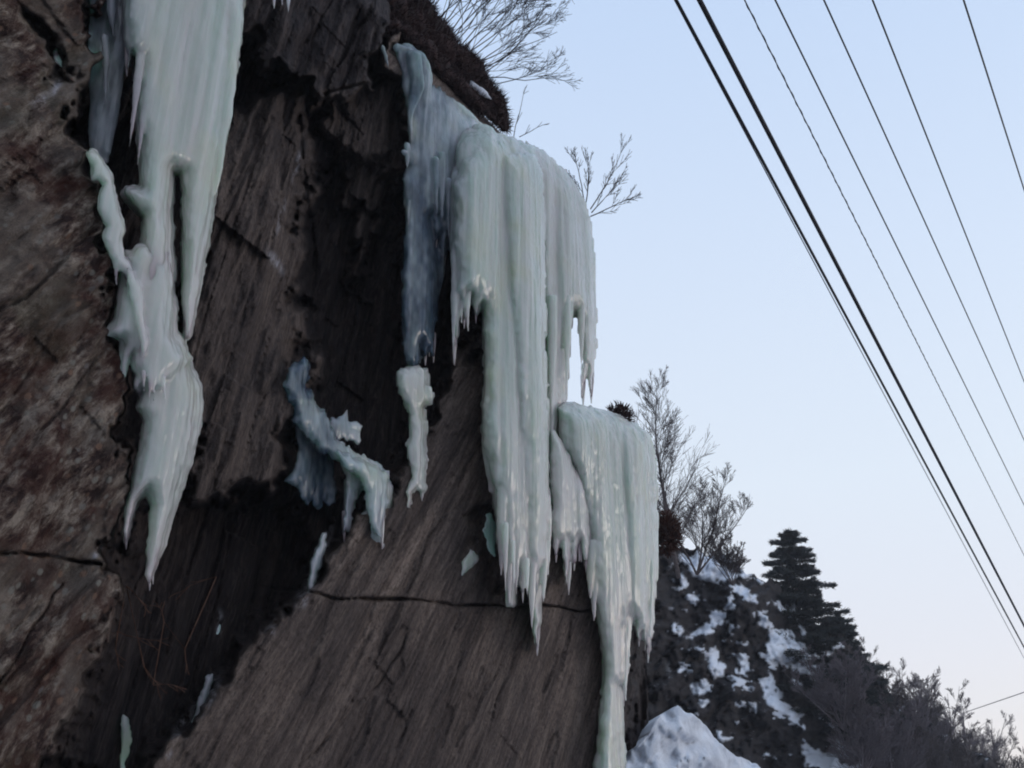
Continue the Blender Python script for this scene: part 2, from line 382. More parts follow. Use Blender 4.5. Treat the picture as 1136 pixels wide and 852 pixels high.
# ------------------------------------------------------------------ ice
class Ice:
    def __init__(self, fine=True):
        self.V = []; self.F = []; self.n = 0
        if fine: self.fine = Ice(False)
    def tube(self, pts, off=0.2, dscale=1.0, seg=14, wob=.05, follow=False):
        # pts: (px, py, radius px[, off])
        p = np.array([(q[0], q[1], q[2], q[3] if len(q) > 3 else off) for q in pts], float)
        d = np.concatenate([[0], np.cumsum(np.hypot(np.diff(p[:, 0]), np.diff(p[:, 1])))])
        n = max(4, int(d[-1]/5)); t = np.linspace(0, d[-1], n)
        q = np.stack([np.interp(t, d, p[:, k]) for k in range(4)], 1)
        for k in range(2):  # soften corners
            q[1:-1] = (q[:-2]+2*q[1:-1]+q[2:])/4
        sd = random.random()*99
        wf = 1+wob*noise(t/14, sd, 0, 1)+wob*.5*noise(t/5, sd, 0, 2)
        q[:, 0] += q[:, 2]*.12*noise(t/30, sd+9, 0, 2)
        C = P(q[:, 0], q[:, 1], q[:, 3])
        dist = np.linalg.norm(C-CAM, axis=1); r = np.maximum(q[:, 2]*wf, .35)*dist/FPX
        ang = np.linspace(0, 2*np.pi, seg, endpoint=False)
        ra, rn = AV, NV
        # frame: tangent in the wall plane, side vector in the plane, depth vector = n
        T = np.gradient(C, axis=0); T /= np.linalg.norm(T, axis=1)[:, None]
        S = np.cross(T, NV); S /= np.linalg.norm(S, axis=1)[:, None]+1e-9
        view = C-CAM; view /= np.linalg.norm(view, axis=1)[:, None]
        S = np.cross(T, view); S /= np.linalg.norm(S, axis=1)[:, None]+1e-9
        Nn = np.cross(S, T)
        rw = 1+.10*noise(np.cos(ang)[None, :]*1.5+sd, np.sin(ang)[None, :]*1.5, t[:, None]/40, 3)
        ring = C[:, None, :]+(S[:, None, :]*np.cos(ang)[None, :, None]+Nn[:, None, :]*np.sin(ang)[None, :, None]*dscale)*(r[:, None]*rw)[..., None]
        base = self.n; m = len(t)
        V = np.concatenate([ring.reshape(-1, 3), C[:1]-T[:1]*r[0]*.5, C[-1:]+T[-1:]*r[-1]*.8])
        self.V.append(V); self.n += len(V)
        for i in range(m-1):
            for j in range(seg):
                k = (j+1) % seg
                self.F.append((base+i*seg+j, base+i*seg+k, base+(i+1)*seg+k, base+(i+1)*seg+j))
        for j in range(seg):
            k = (j+1) % seg
            self.F.append((base+m*seg, base+k, base+j)); self.F.append((base+m*seg+1, base+(m-1)*seg+j, base+(m-1)*seg+k))
    def outline(self, poly, off, thick, wid=20, step=2.0, warp=2.0, flute=.03, back=.05, sd=0):
        # a sheet with the outline given, swelling to full thickness wid pixels in from its edge
        L_ = len(poly)
        for i in range(L_):
            x_, y_ = poly[i]; ya, yb = poly[i-1][1], poly[(i+1) % L_][1]
            if y_ > ya+4 and y_ > yb+4 and y_ < 860 and thick > .09:      # a tip: draw it out into a thin point
                self.fine.icicle(x_, y_-26, y_+random.uniform(4, 10), 3.0, off+thick*.25, seg=8)
                for k in range(2):
                    xr = x_+random.uniform(-7, 7)
                    if sdpoly(np.array([xr]), np.array([y_-34.]), poly)[0] < 3: continue
                    self.fine.icicle(xr, y_-40, y_-random.uniform(0, 16), 2.2, off+thick*.35, seg=8)
        xs, ys = zip(*poly)
        gx = np.arange(min(xs)-6, max(xs)+6, step); gy = np.arange(min(ys)-6, max(ys)+6, step)
        X, Y = np.meshgrid(gx, gy)
        wx = X+warp*.45*noise(X/5, Y/6, sd, 61)+warp*.9*noise(X/14, Y/16, sd, 62); wy = Y+warp*noise(X/4, Y/12, sd, 63)
        S = sdpoly(wx, wy, poly)+1.6; ins = S > 0
        t = np.clip(S/wid, 0, 1); pr = np.sqrt(np.clip(1-(1-t)**2, 0, 1))
        Pm = P(X, Y, off); sx = (Pm-CAM) @ AV
        fl = .7*flute*(fbm(sx*4.0, Pm[..., 2]*.30+sd, 0, 3, 64)+.22*fbm(sx*17, Pm[..., 2]*.6+sd, 0, 3, 65))
        Fr = P(X, Y, off+thick*pr+fl*pr); Bk = P(X, Y, off-back-.3*thick*pr)
        nr_, nc_ = X.shape; cell = ins[:-1, :-1] & ins[1:, :-1] & ins[:-1, 1:] & ins[1:, 1:]
        b = self.n; m = nr_*nc_; self.V.append(np.concatenate([Fr.reshape(-1, 3), Bk.reshape(-1, 3)])); self.n += 2*m
        E = {}
        for r_, c_ in zip(*np.nonzero(cell)):
            q = (r_*nc_+c_, r_*nc_+c_+1, (r_+1)*nc_+c_+1, (r_+1)*nc_+c_)
            self.F.append(tuple(int(b+k) for k in q)); self.F.append(tuple(int(b+m+k) for k in q[::-1]))
            for i in range(4):
                e = (q[i], q[(i+1) % 4])
                if (e[1], e[0]) in E: del E[(e[1], e[0])]
                else: E[e] = 1
        for (i, j) in E: self.F.append((int(b+j), int(b+i), int(b+m+i), int(b+m+j)))
    def icicle(self, x, y0, y1, r, off=.2, lean=0.0, **kw):
        h = y1-y0
        self.tube([(x, y0, r*.9, off), (x+lean*h*.3, y0+h*.3, r, off), (x+lean*h*.62, y0+h*.62, r*.62, off), (x+lean*h*.85, y0+h*.85, r*.34, off), (x+lean*h, y1, .5, off)], **kw)
    def curtain(self, top, bot, n, r, off, lean=0.0, jitter=.03, dj=.06, keep=.62):
        # a row of fused columns between a top line and a bottom line (pixels)
        tx, ty = zip(*top); bx, by = zip(*bot)
        x0, x1 = min(tx), max(tx)
        for i in range(n):
            u = (i+.5+random.uniform(-.35, .35))/n; x = x0+(x1-x0)*u
            xb = min(bx)+(max(bx)-min(bx))*u
            ya = np.interp(x, tx, ty)+random.uniform(0, 6); yb = np.interp(xb, bx, by)*1.0
            yb += random.uniform(-12, 4)
            rr = r*random.uniform(.7, 1.25); o = off+random.uniform(-dj, dj)
            h = yb-ya
            if h < 10: continue
            xm = lambda k: x+(xb-x)*k
            self.tube([(xm(0), ya+rr, rr*.75, o-.06), (xm(.08), ya+h*.08, rr, o), (xm(.5), ya+h*.5, rr*1.02, o), (xm(keep), ya+h*keep, rr*.95, o), (xm(keep+(1-keep)*.6), ya+h*(keep+(1-keep)*.6), rr*.5, o), (xm(1), yb, .5, o)], dscale=random.uniform(.9, 1.5))
    def build(self, name, material, parent=None, voxel=.011, amp=1.0, thin=None, ztip=None, smooth_it=10):
        V = np.concatenate(self.V)
        used = np.unique(np.concatenate([np.asarray(f) for f in self.F])); mp = np.zeros(len(V), int); mp[used] = np.arange(len(used)); V = V[used]; self.F = [tuple(int(k) for k in mp[list(f)]) for f in self.F]
        me = bpy.data.meshes.new(name+'_src'); me.from_pydata(V.tolist(), [], self.F)
        o = bpy.data.objects.new(name+'_src', me); COL.objects.link(o)
        md = o.modifiers.new('r', 'REMESH'); md.mode = 'VOXEL'; md.voxel_size = voxel; md.adaptivity = 0
        s = o.modifiers.new('s', 'SMOOTH'); s.factor = .5; s.iterations = smooth_it
        dg = bpy.context.evaluated_depsgraph_get()
        nm = bpy.data.meshes.new_from_object(o.evaluated_get(dg))
        bpy.data.objects.remove(o); bpy.data.meshes.remove(me)
        nv = len(nm.vertices)
        co = np.empty(nv*3); nm.vertices.foreach_get('co', co); co = co.reshape(-1, 3)
        nn = np.empty(nv*3); nm.vertices.foreach_get('normal', nn); nn = nn.reshape(-1, 3)
        sx = co @ AV; dx = co @ NV
        d = .008*fbm(sx*8, dx*8, co[:, 2]*.35, 3, 101)+.005*fbm(sx*28, dx*28, co[:, 2]*1.2, 3, 103)+.003*fbm(sx*16, dx*16, co[:, 2]*12, 3, 105)
        co = co+nn*(d*amp)[:, None]
        nm.vertices.foreach_set('co', co.ravel())
        x_, y_, _ = proj(co)
        th = np.zeros(nv) if thin is None else np.clip(thin(x_, y_)*(1-.45*noise(x_/9, y_/35, 0, 77)-.25*noise(x_/4, y_/9, 0, 78)), 0, 1)
        tp = np.zeros(nv) if ztip is None else np.clip(ztip(x_, y_), 0, 1)
        for k, arr in (('thin', th), ('tip', tp)):
            a = nm.attributes.new(k, 'FLOAT', 'POINT'); a.data.foreach_set('value', arr.astype(np.float32))
        if self.fine.n:
            bmm = bmesh.new(); bmm.from_mesh(nm); lt = bmm.verts.layers.float.get('tip'); VV = np.concatenate(self.fine.V)
            vs = [bmm.verts.new(v) for v in VV]
            for v in vs: v[lt] = .8
            for f in self.fine.F: bmm.faces.new([vs[k] for k in f])
            bmm.to_mesh(nm); bmm.free()
        nm.polygons.foreach_set('use_smooth', np.ones(len(nm.polygons), bool))
        nm.materials.clear(); nm.materials.append(material); nm.name = name
        nm.update()
        return link(bpy.data.objects.new(name, nm), parent)

# --- left hanging ice
rt = empty('icefall', (0, 0, 0), 'long pale icefall hanging down the near rock at the upper left of the photo', 'icefall')
I = Ice()
I.outline([(140, -100), (290, -100), (280, -40), (269, 20), (262, 80), (250, 160), (241, 215), (228, 300), (212, 372), (206, 378), (203, 340), (202, 270), (201, 215), (199, 193), (194, 190), (192, 230), (193, 262), (196, 300), (192, 330), (150, 330), (146, 290), (156, 275), (158, 240), (140, 215), (140, 208), (156, 206), (153, 160), (149, 110), (152, 68), (146, 60), (141, 80), (139, 62), (136, 20)], .42, .24, 26, warp=1.6, flute=.045, sd=4)
I.tube([(255, -80, 16), (254, 30, 14), (246, 120, 10), (241, 190, 5), (239, 215, 1)], .55, 1)
for k in range(5):
    x = random.uniform(165, 250); I.icicle(x, -60, random.uniform(120, 230), random.uniform(4, 6), .60, lean=-.13)
I.icicle(222, 240, 352, 5, .52, lean=-.09); I.icicle(217, 250, 346, 6, .55, lean=-.08); I.icicle(147, 40, 98, 2.5, .35)
I.tube([(142, 210, 9), (152, 225, 11), (166, 238, 10)], .35, .8)
main = I.build('ice_column', M_ICE, rt, voxel=.008, thin=lambda x, y: .45*sstep(180, 140, x)*sstep(300, 120, y), ztip=lambda x, y: .3*sstep(250, 215, x)+sstep(180, 340, y)*.4)
I = Ice()
I.tube([(118, -80, 17), (118, 20, 15), (113, 80, 13), (111, 120, 10), (110, 160, 9), (113, 180, 7)], .30, .5)
I.tube([(133, -80, 18), (131, 40, 9), (128, 100, 7), (122, 140, 6), (118, 170, 5)], .34, .6)
I.tube([(124, -60, 6), (124, 20, 4), (126, 40, 1)], .42); I.icicle(117, 40, 130, 4, .42)
I.build('ice_sheet', M_ICEB, rt, voxel=.008, thin=lambda x, y: .35+.0*x)
I = Ice()
I.outline([(95, 167), (103, 166), (113, 173), (122, 193), (128, 217), (137, 243), (135, 267), (138, 284), (152, 300), (140, 312), (123, 284), (115, 267), (118, 250), (108, 233), (110, 217), (114, 204), (102, 198), (103, 184), (96, 177)], .58, .10, 9, warp=2.2, flute=.02, sd=20)
I.icicle(129, 270, 318, 2.5, .64)
I.build('ice_strand', M_ICEW, rt, voxel=.007)
I = Ice()   # lower bulging mass
I.outline([(137, 280), (133, 316), (127, 351), (120, 369), (135, 380), (134, 402), (136, 420), (139, 418), (144, 394), (150, 430), (155, 436), (158, 428), (163, 446), (168, 436), (174, 450), (178, 440), (183, 447), (187, 430), (204, 415), (213, 398), (195, 371), (194, 316), (190, 275), (160, 265)], .44, .22, 22, warp=2.6, sd=1)
I.outline([(170, 375), (154, 441), (150, 453), (158, 466), (154, 496), (150, 515), (144, 546), (136, 590), (140, 603), (146, 576), (153, 556), (158, 552), (163, 548), (168, 562), (164, 597), (162, 638), (166, 650), (175, 622), (185, 607), (203, 543), (215, 503), (225, 453), (223, 425), (214, 405), (205, 375), (190, 360)], .38, .24, 26, warp=1.8, sd=2)
I.outline([(138, 290), (150, 300), (160, 330), (164, 380), (158, 400), (152, 360), (143, 330)], .60, .10, 8, sd=3)
for k in range(8): I.icicle(random.uniform(154, 186), random.uniform(408, 420), random.uniform(430, 452), 2.2, .66)
I.icicle(136, 366, 421, 3.4, .52)
I.build('ice_bulge', M_ICEW, rt, voxel=.008, thin=lambda x, y: 0*x, ztip=lambda x, y: sstep(520, 620, y)*.7)

# --- central mass: thin bluish sheet on the left
rt = empty('icefall', (0, 0, 0), 'thick greenish icefall draped from the heather ledge down the middle of the cliff', 'icefall')
I = Ice()
I.tube([(438, 52, 4), (462, 66, 11), (470, 90, 10), (466, 120, 9), (462, 160, 7), (460, 190, 2)], .12, .7)
I.tube([(450, 52, 6), (462, 72, 14), (464, 100, 13), (462, 130, 10), (460, 160, 6)], .10, .7)
I.tube([(424, 50, 2), (428, 62, 4), (431, 78, 1)], .2, .7)
I.tube([(458, 60, 9), (462, 100, 8), (455, 130, 3), (457, 168, 1)], .2, .6)
I.tube([(484, 110, 8), (505, 122, 11), (520, 140, 12), (545, 160, 12)], .04, .7)
I.outline([(440, 52), (452, 48), (466, 60), (474, 80), (474, 98), (480, 95), (493, 103), (517, 129), (548, 147), (566, 200), (510, 250), (503, 300), (497, 268), (492, 300), (489, 260), (484, 268), (478, 240), (486, 310), (484, 345), (481, 396), (476, 385), (472, 398), (468, 378), (464, 406), (458, 406), (452, 400), (448, 380), (447, 330), (449, 250), (448, 200), (455, 185), (448, 170), (455, 160), (450, 110)], .06, .12, 16, warp=1.8, flute=.05, sd=5)
for x, y0, y1, r in [(462, 150, 392, 13), (474, 160, 385, 15), (486, 200, 340, 12), (468, 250, 404, 10), (478, 300, 380, 7), (455, 180, 400, 9), (494, 240, 300, 8), (480, 330, 402, 4), (460, 330, 408, 4)]:
    I.tube([(x+6, y0, r*.3), (x+2, y0+25, r*.5), (x, (y0+y1)/2, r*.7), (x-2, y1-35, r*.8), (x-2, y1-12, r*.4), (x-2, y1, .6)], random.uniform(.0, .12), .55)
for x, y0, y1, r in [(452, 160, 188, 4), (448, 168, 172, 4), (453, 222, 262, 3), (490, 170, 252, 5), (498, 200, 270, 6), (484, 175, 245, 4)]:
    I.icicle(x, y0, y1, r, .22)
I.build('ice_sheet', M_ICEB, rt, voxel=.010, thin=lambda x, y: np.clip(.85-.85*sstep(486, 525, x)-.25*sstep(350, 100, y)+.0*x, 0, 1))
# main column
I = Ice()
for x, y0, y1, r, o in [(518, 152, 352, 15, .30), (532, 150, 330, 19, .34), (505, 180, 345, 7, .28), (513, 200, 362, 6, .33), (504, 250, 402, 5, .33), (520, 240, 368, 5, .38)]:
    I.tube([(x+4, y0, r*.8, o-.12), (x+1, y0+22, r, o), (x, y0+(y1-y0)*.55, r*.9, o), (x-1, y0+(y1-y0)*.78, r*.45, o), (x-1, y1, .5, o)], o, .9)
big = [(552, 150, 560, 20, .30), (575, 148, 640, 24, .34), (590, 158, 720, 14, .34), (560, 160, 668, 20, .38), (580, 170, 700, 18, .42), (598, 185, 690, 8, .36), (546, 190, 580, 12, .34)]
I.outline([(503, 200), (512, 175), (530, 155), (548, 146), (571, 154), (591, 164), (600, 187), (603, 234), (605, 331), (608, 450), (611, 560), (609, 610), (604, 650), (600, 690), (596, 722), (592, 700), (590, 660), (584, 640), (580, 660), (574, 640), (570, 672), (562, 674), (560, 640), (553, 600), (548, 560), (541, 520), (534, 480), (535, 440), (537, 400), (534, 340), (528, 350), (522, 330), (515, 358), (511, 330), (504, 400), (503, 330), (501, 250)], .20, .30, 34, warp=1.6, flute=.045, sd=6)
I.outline([(558, 170), (592, 172), (602, 200), (604, 330), (606, 450), (609, 560), (606, 620), (592, 640), (584, 600), (580, 500), (572, 400), (566, 300), (560, 220)], .40, .16, 24, warp=1.5, flute=.03, sd=7)
I.tube([(540, 452, 4, .30), (538, 490, 5.5, .30), (541, 520, 4, .30), (545, 545, 3, .3)], .3, .9)
for x, y0, y1, r, o in [(565, 560, 672, 6, .44), (573, 570, 660, 6, .46), (580, 590, 668, 5, .46), (590, 600, 700, 6, .46), (603, 600, 668, 5, .42), (556, 540, 640, 6, .42), (561, 580, 660, 4, .48), (608, 560, 640, 4, .36), (585, 620, 665, 3, .5), (570, 600, 665, 3, .5)]:
    I.icicle(x, y0, y1, r, o)
I.build('ice_column', M_ICE, rt, voxel=.0095, thin=lambda x, y: .30*sstep(530, 500, x), ztip=lambda x, y: sstep(470, 660, y)*.75+.5*sstep(598, 612, x))
# free hanging curtain at the skyline
I = Ice()
I.outline([(585, 158), (600, 166), (615, 178), (640, 205), (655, 240), (660, 290), (662, 380), (658, 425), (656, 440), (653, 405), (650, 420), (647, 442), (645, 400), (642, 355), (637, 345), (633, 370), (628, 430), (624, 462), (618, 540), (612, 540), (606, 480), (598, 300), (590, 200)], .0, .20, 24, warp=1.6, flute=.05, sd=8)
I.icicle(645, 330, 405, 4, .16); I.icicle(629, 330, 440, 5, .2); I.icicle(612, 330, 460, 7, .2); I.icicle(633, 330, 372, 3.5, .18)
I.build('icicle_curtain', M_ICE, rt, voxel=.009, ztip=lambda x, y: .35+.4*sstep(300, 420, y))

# --- right lower mass
rt = empty('icefall', (0, 0, 0), 'green rounded icefall below the hanging curtain with a long foot at the right cliff end', 'icefall')
I = Ice()
I.tube([(632, 462, 12, -.05), (655, 470, 20, .0), (680, 482, 22, .0), (702, 496, 20, .0), (713, 512, 12, .0)], 0, 1)
I.outline([(618, 452), (628, 446), (650, 450), (680, 458), (705, 470), (722, 486), (728, 512), (729, 560), (729, 640), (725, 690), (719, 728), (714, 700), (709, 712), (704, 690), (699, 700), (698, 740), (692, 779), (689, 760), (691, 800), (694, 860), (698, 930), (652, 930), (660, 850), (666, 790), (669, 740), (664, 700), (658, 665), (654, 640), (652, 600), (645, 560), (638, 530), (622, 500)], .10, .26, 30, warp=1.6, flute=.05, sd=9)
I.outline([(700, 478), (720, 490), (728, 520), (728, 640), (722, 700), (712, 680), (704, 640), (699, 560), (696, 500)], .02, .16, 14, flute=.03, sd=10)
for x, y0, y1, r in [(708, 600, 700, 5), (700, 600, 702, 5), (716, 620, 722, 4), (722, 620, 712, 3), (704, 630, 692, 3), (697, 640, 745, 4), (694, 660, 778, 4), (655, 600, 665, 6), (659, 620, 690, 5)]:
    I.icicle(x, y0, y1, r, .26)
I.build('ice_column', M_ICE, rt, voxel=.011, ztip=lambda x, y: .1+.7*sstep(600, 720, y)*sstep(860, 720, y))
I = Ice()
I.outline([(612, 478), (624, 490), (636, 510), (648, 535), (655, 570), (656, 600), (650, 625), (645, 600), (641, 612), (637, 625), (634, 600), (631, 650), (627, 628), (622, 600), (617, 615), (612, 590)], .20, .16, 16, flute=.04, sd=11)
for x, y0, y1, r in [(631, 570, 660, 3), (626, 580, 640, 3.5), (648, 590, 630, 3), (617, 560, 612, 3)]: I.icicle(x, y0, y1, r, .2)
I.build('icicle_curtain', M_ICEW, rt, voxel=.009, ztip=lambda x, y: .4+0*x)

# --- smaller ice
I = Ice()
I.outline([(443, 409), (455, 405), (472, 409), (477, 419), (478, 427), (483, 435), (481, 448), (472, 454), (474, 470), (472, 489), (474, 509), (471, 530), (472, 546), (464, 545), (459, 550), (455, 563), (450, 561), (452, 544), (455, 520), (453, 497), (456, 462), (447, 446), (440, 433), (440, 421)], .04, .14, 14, warp=2.6, flute=.02, sd=12)
for q in [(450, 418, 8), (464, 416, 8), (473, 436, 8), (456, 434, 9)]: I.tube([(q[0], q[1]-q[2]*.8, q[2]*.7), (q[0], q[1], q[2]), (q[0], q[1]+q[2]*.8, q[2]*.7)], .14, .6)
I.icicle(454, 545, 564, 2.2, .08); I.icicle(468, 540, 556, 3, .08)
o = I.build('icicle', M_ICEW, voxel=.007, amp=1.2, smooth_it=5)
tag(o, 'knobbly white ice stump hanging below the blue sheet beside the tan slab', 'icicle')
I = Ice()
I.outline([(336, 394), (322, 409), (314, 429), (328, 450), (324, 468), (339, 479), (355, 499), (377, 513), (382, 528), (382, 552), (379, 575), (382, 593), (390, 583), (394, 563), (398, 544), (406, 545), (408, 560), (402, 571), (410, 591), (418, 612), (431, 611), (431, 585), (432, 560), (436, 544), (433, 524), (418, 513), (394, 500), (371, 486), (361, 462), (351, 446), (341, 427), (344, 407)], .0, .10, 12, warp=3.2, sd=13)
I.outline([(372, 500), (400, 508), (430, 525), (431, 560), (424, 600), (410, 580), (402, 530), (380, 520)], .10, .14, 12, warp=2.6, sd=14)
I.outline([(328, 466), (355, 497), (369, 513), (371, 545), (369, 560), (360, 552), (353, 566), (345, 552), (339, 560), (332, 540), (318, 534), (328, 520), (334, 497)], -.12, .06, 14, warp=4, flute=.05, sd=15)
I.outline([(366, 474), (386, 452), (386, 466), (402, 472), (394, 478), (398, 489), (375, 487)], -.10, .03, 10, warp=3.5, sd=16)
o = I.build('ice_flow', M_ICEB, voxel=.007, amp=1.0, smooth_it=3, thin=lambda x, y: np.clip(.85-.9*sstep(350, 400, x), 0, 1)*(1-.5*sstep(.0, 1, sdpoly(x, y, [(325, 440), (350, 440), (370, 500), (345, 500)])/6)))
tag(o, 'small bluish frozen splash with a hooked white arm in the dark hollow of the cliff', 'ice')
for nm, pts, lab, mt in [
    ([(524, 611, 4), (523, 622, 8), (518, 632, 6), (513, 639, 1)], None, 'small white flake of ice on the tan slab left of the main ice column', M_ICEW),
    ([(541, 572, 4), (544, 590, 9), (547, 608, 6), (548, 616, 1)], None, 'dull bluish ice patch tucked behind the edge of the main ice column', M_ICEB),
    ([(140, 792, 2), (139, 805, 5), (138, 820, 7), (138, 840, 5), (137, 856, 3), (137, 870, 2)], None, 'lone pale ice blob on the dark rock at the lower left edge', M_ICEW),
    ([(62, 56, 1), (64, 66, 4), (67, 73, 4)], None, 'tiny white ice cap on a knob of the near rock, top left', M_ICEW),
    ([(361, 592, 1), (358, 604, 2.5), (353, 622, 4), (349, 640, 4), (344, 656, 2)], None, 'ragged frosty ice strip on the rock edge below the bluish frozen splash', M_ICEB),
    ([(246, 678, 2), (247, 690, 4), (243, 706, 3)], None, 'thin curl of ice in the dark hollow above the snowy crumbs', M_ICEB),
    ([(232, 750, 4), (228, 770, 3), (218, 790, 2), (214, 800, 1)], None, 'slanting sliver of blue ice in the gully at the left edge of the slab', M_ICEB)]:
    I = Ice(); x, y = nm[1][0], nm[1][1]
    Lp = [(q[0]-q[2]*random.uniform(.5, 1.1), q[1]+random.uniform(-2, 2)) for q in nm]; Rp = [(q[0]+q[2]*random.uniform(.5, 1.1), q[1]+random.uniform(-2, 2)) for q in nm]
    I.outline(Lp+Rp[::-1], max(roff(q[0], q[1]) for q in nm)-.04, .05, 5, step=1.3, warp=2.6, flute=.03, back=.15, sd=x)
    o = I.build('ice_patch', mt, voxel=.006, amp=.8, smooth_it=3)
    tag(o, lab, 'ice', 'small patches of ice on the rock')
for x, y1, r, lab in [(304, 10, 2.5, 'leftmost of the short icicles at the top edge of the photo'), (313, 6, 2, 'middle one of the short icicles at the top edge of the photo'), (320, 14, 3, 'rightmost of the short icicles at the top edge of the photo')]:
    I = Ice(); I.icicle(x, -40, y1, r*1.5, .62); o = I.build('icicle', M_ICEB, voxel=.005, amp=.3)
    tag(o, lab, 'icicle', 'short icicles under the top block')
# ------------------------------------------------------------------ ground, road, far slope
def sheet(name, pts, z, m, kind='structure'):
    me = bpy.data.meshes.new(name); me.from_pydata([(x, y, z) for x, y in pts], [], [tuple(range(len(pts)))]); me.materials.append(m)
    return tag(link(bpy.data.objects.new(name, me)), kind=kind)
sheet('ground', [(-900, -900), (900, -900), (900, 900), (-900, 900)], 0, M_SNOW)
rc = NV*-.6
def along(s, w): return tuple((NV*w+AV*s)[:2])
sheet('road', [along(-60, -5.5), along(200, -5.5), along(200, 2.2), along(-60, 2.2)], .006, M_ROAD)

HS = [(600, 560), (690, 600), (735, 606), (770, 612), (800, 622), (835, 640), (865, 655), (900, 690), (945, 715), (985, 770), (1040, 812), (1100, 850), (1180, 880), (1300, 892)]
def zc(x, y): return (700+x/2.84, 552+y/2.84)
SN = [[(150, 185), (190, 205), (230, 180), (290, 205), (340, 262), (230, 258), (190, 225), (160, 215)], [(318, 285), (345, 290), (382, 330), (330, 308)], [(455, 335), (490, 350), (520, 372), (505, 378), (470, 360)],
      [(425, 470), (450, 415), (490, 430), (560, 480), (635, 495), (600, 500), (570, 510), (545, 505), (575, 570), (520, 545), (470, 510), (430, 500)], [(580, 535), (612, 540), (625, 580), (600, 572)],
      [(180, 430), (225, 395), (250, 400), (235, 435)], [(245, 380), (265, 345), (300, 370), (295, 395), (260, 400)], [(130, 412), (165, 415), (162, 432)], [(248, 485), (268, 478), (290, 565), (265, 550), (245, 520)],
      [(315, 495), (350, 500), (380, 530), (360, 560), (340, 540)], [(183, 575), (210, 580), (220, 608), (195, 600)], [(410, 600), (430, 560), (455, 600), (490, 660), (540, 665), (540, 720), (500, 700), (430, 640)],
      [(550, 765), (590, 800), (680, 830), (720, 852), (560, 852), (555, 800)], [(395, 370), (425, 385), (430, 410), (400, 395)], [(305, 320), (325, 325), (328, 352), (308, 350)], [(570, 595), (600, 600), (625, 630), (600, 625)],
      [(515, 585), (540, 588), (535, 605), (518, 600)], [(375, 650), (398, 652), (395, 680), (380, 675)], [(690, 640), (740, 650), (765, 680), (720, 670)], [(190, 308), (212, 310), (205, 328)], [(300, 405), (325, 408), (322, 420)], [(215, 640), (240, 645), (236, 665)],
      [(168, 255), (185, 258), (184, 274), (170, 272)], [(150, 535), (180, 540), (172, 552)], [(385, 320), (402, 322), (400, 334)]]
SN += [[(700, 735), (760, 745), (800, 775), (740, 765)], [(760, 790), (810, 800), (850, 840), (800, 830)], [(600, 690), (640, 700), (655, 720), (620, 715)], [(640, 770), (690, 790), (700, 812), (660, 800)], [(260, 725), (320, 750), (300, 762), (265, 748)], [(290, 190), (330, 205), (400, 262), (350, 250)], [(455, 600), (480, 625), (470, 640), (450, 620)]]
SN = [[zc(*q) for q in p] for p in SN]
hx = np.arange(560, 1420, 1.6); nrow = 230
sx_, sy_ = zip(*HS); top = np.interp(hx, sx_, sy_)
u = np.linspace(0, 1, nrow)[:, None]
PY = 1010+(top[None, :]-1010)*u+0*hx[None, :]; PX = hx[None, :]+0*u
yy = np.clip((940-PY)/330, -.3, 1.2)
lump = fbm(PX/55, PY/45, 0, 5, 201); rid = np.abs(fbm(PX/26+PY/60, PY/24, 0, 4, 211))
dist = 21+9*yy+(PX-720)*.055
dist = dist-1.6*lump-1.0*rid+.4*noise(PX/5, PY/5, 0, 3)*.5
snow = np.zeros(PX.shape)
wpx = PX+5*noise(PX/11, PY/9, 0, 9)+3.5*noise(PX/4, PY/4, 0, 19); wpy = PY+4*noise(PX/11, PY/9, 0, 10)+3*noise(PX/4, PY/3, 0, 12)
for p in SN: snow = np.maximum(snow, sstep(-2.6, -.2, sdpoly(wpx, wpy, p)))
snow = np.maximum(snow, .85*sstep(.58, .70, fbm(PX/17-PY/38, PY/9, 0, 5, 221))*sstep(735, 760, PX))
dist = dist-.25*snow
# rough skyline
PYj = PY-(5*fbm(PX/9, 3, 0, 3, 77)+4)*sstep(.9, 1, u)*(PX > 745)
Xh = Q(PX, PYj, dist)
bk = []
for i in range(1, 8):
    q = Xh[-1]+AV*(1.5*i)+NV*(1.2*i)+np.array([0, 0, -.25*i]); bk.append(q)
Xh = np.concatenate([Xh, np.array(bk)]); Xh[..., 2] = np.maximum(Xh[..., 2], -.3)
snow_a = np.concatenate([snow, np.full((7, len(hx)), .6)])
m, nt, b = mat('snowy_rock')
tc = N(nt, 'ShaderNodeTexCoord').outputs['Object']
f1 = ntex(nt, tc, 1.6, 6, .7); f2 = ntex(nt, tc, 7, 5, .7)
c = ramp(nt, f1, [(.38, (.006, .006, .008)), (.54, (.016, .013, .015)), (.68, (.038, .028, .027))])
c = mix(nt, .4, c, ramp(nt, f2, [(.42, (.005, .005, .007)), (.68, (.040, .029, .027))]))
sa = N(nt, 'ShaderNodeAttribute', attribute_name='snow').outputs['Fac']
dust = ramp(nt, f2, [(.60, (0, 0, 0)), (.72, (.35, .35, .4))])
geo = N(nt, 'ShaderNodeNewGeometry'); sp = N(nt, 'ShaderNodeSeparateXYZ'); L(nt, geo.outputs['Normal'], sp.inputs[0])
upf = ramp(nt, sp.outputs[2], [(.45, (0, 0, 0)), (.75, (1, 1, 1))])
dust = math_(nt, 'MULTIPLY', dust, upf)
c = mix(nt, math_(nt, 'MAXIMUM', sa, dust), c, (.74, .78, .85))
L(nt, c, b.inputs['Base Color']); b.inputs['Roughness'].default_value = .85; b.inputs['Specular IOR Level'].default_value = .2
bump(nt, b, f2, .6, .15)
M_SR = m
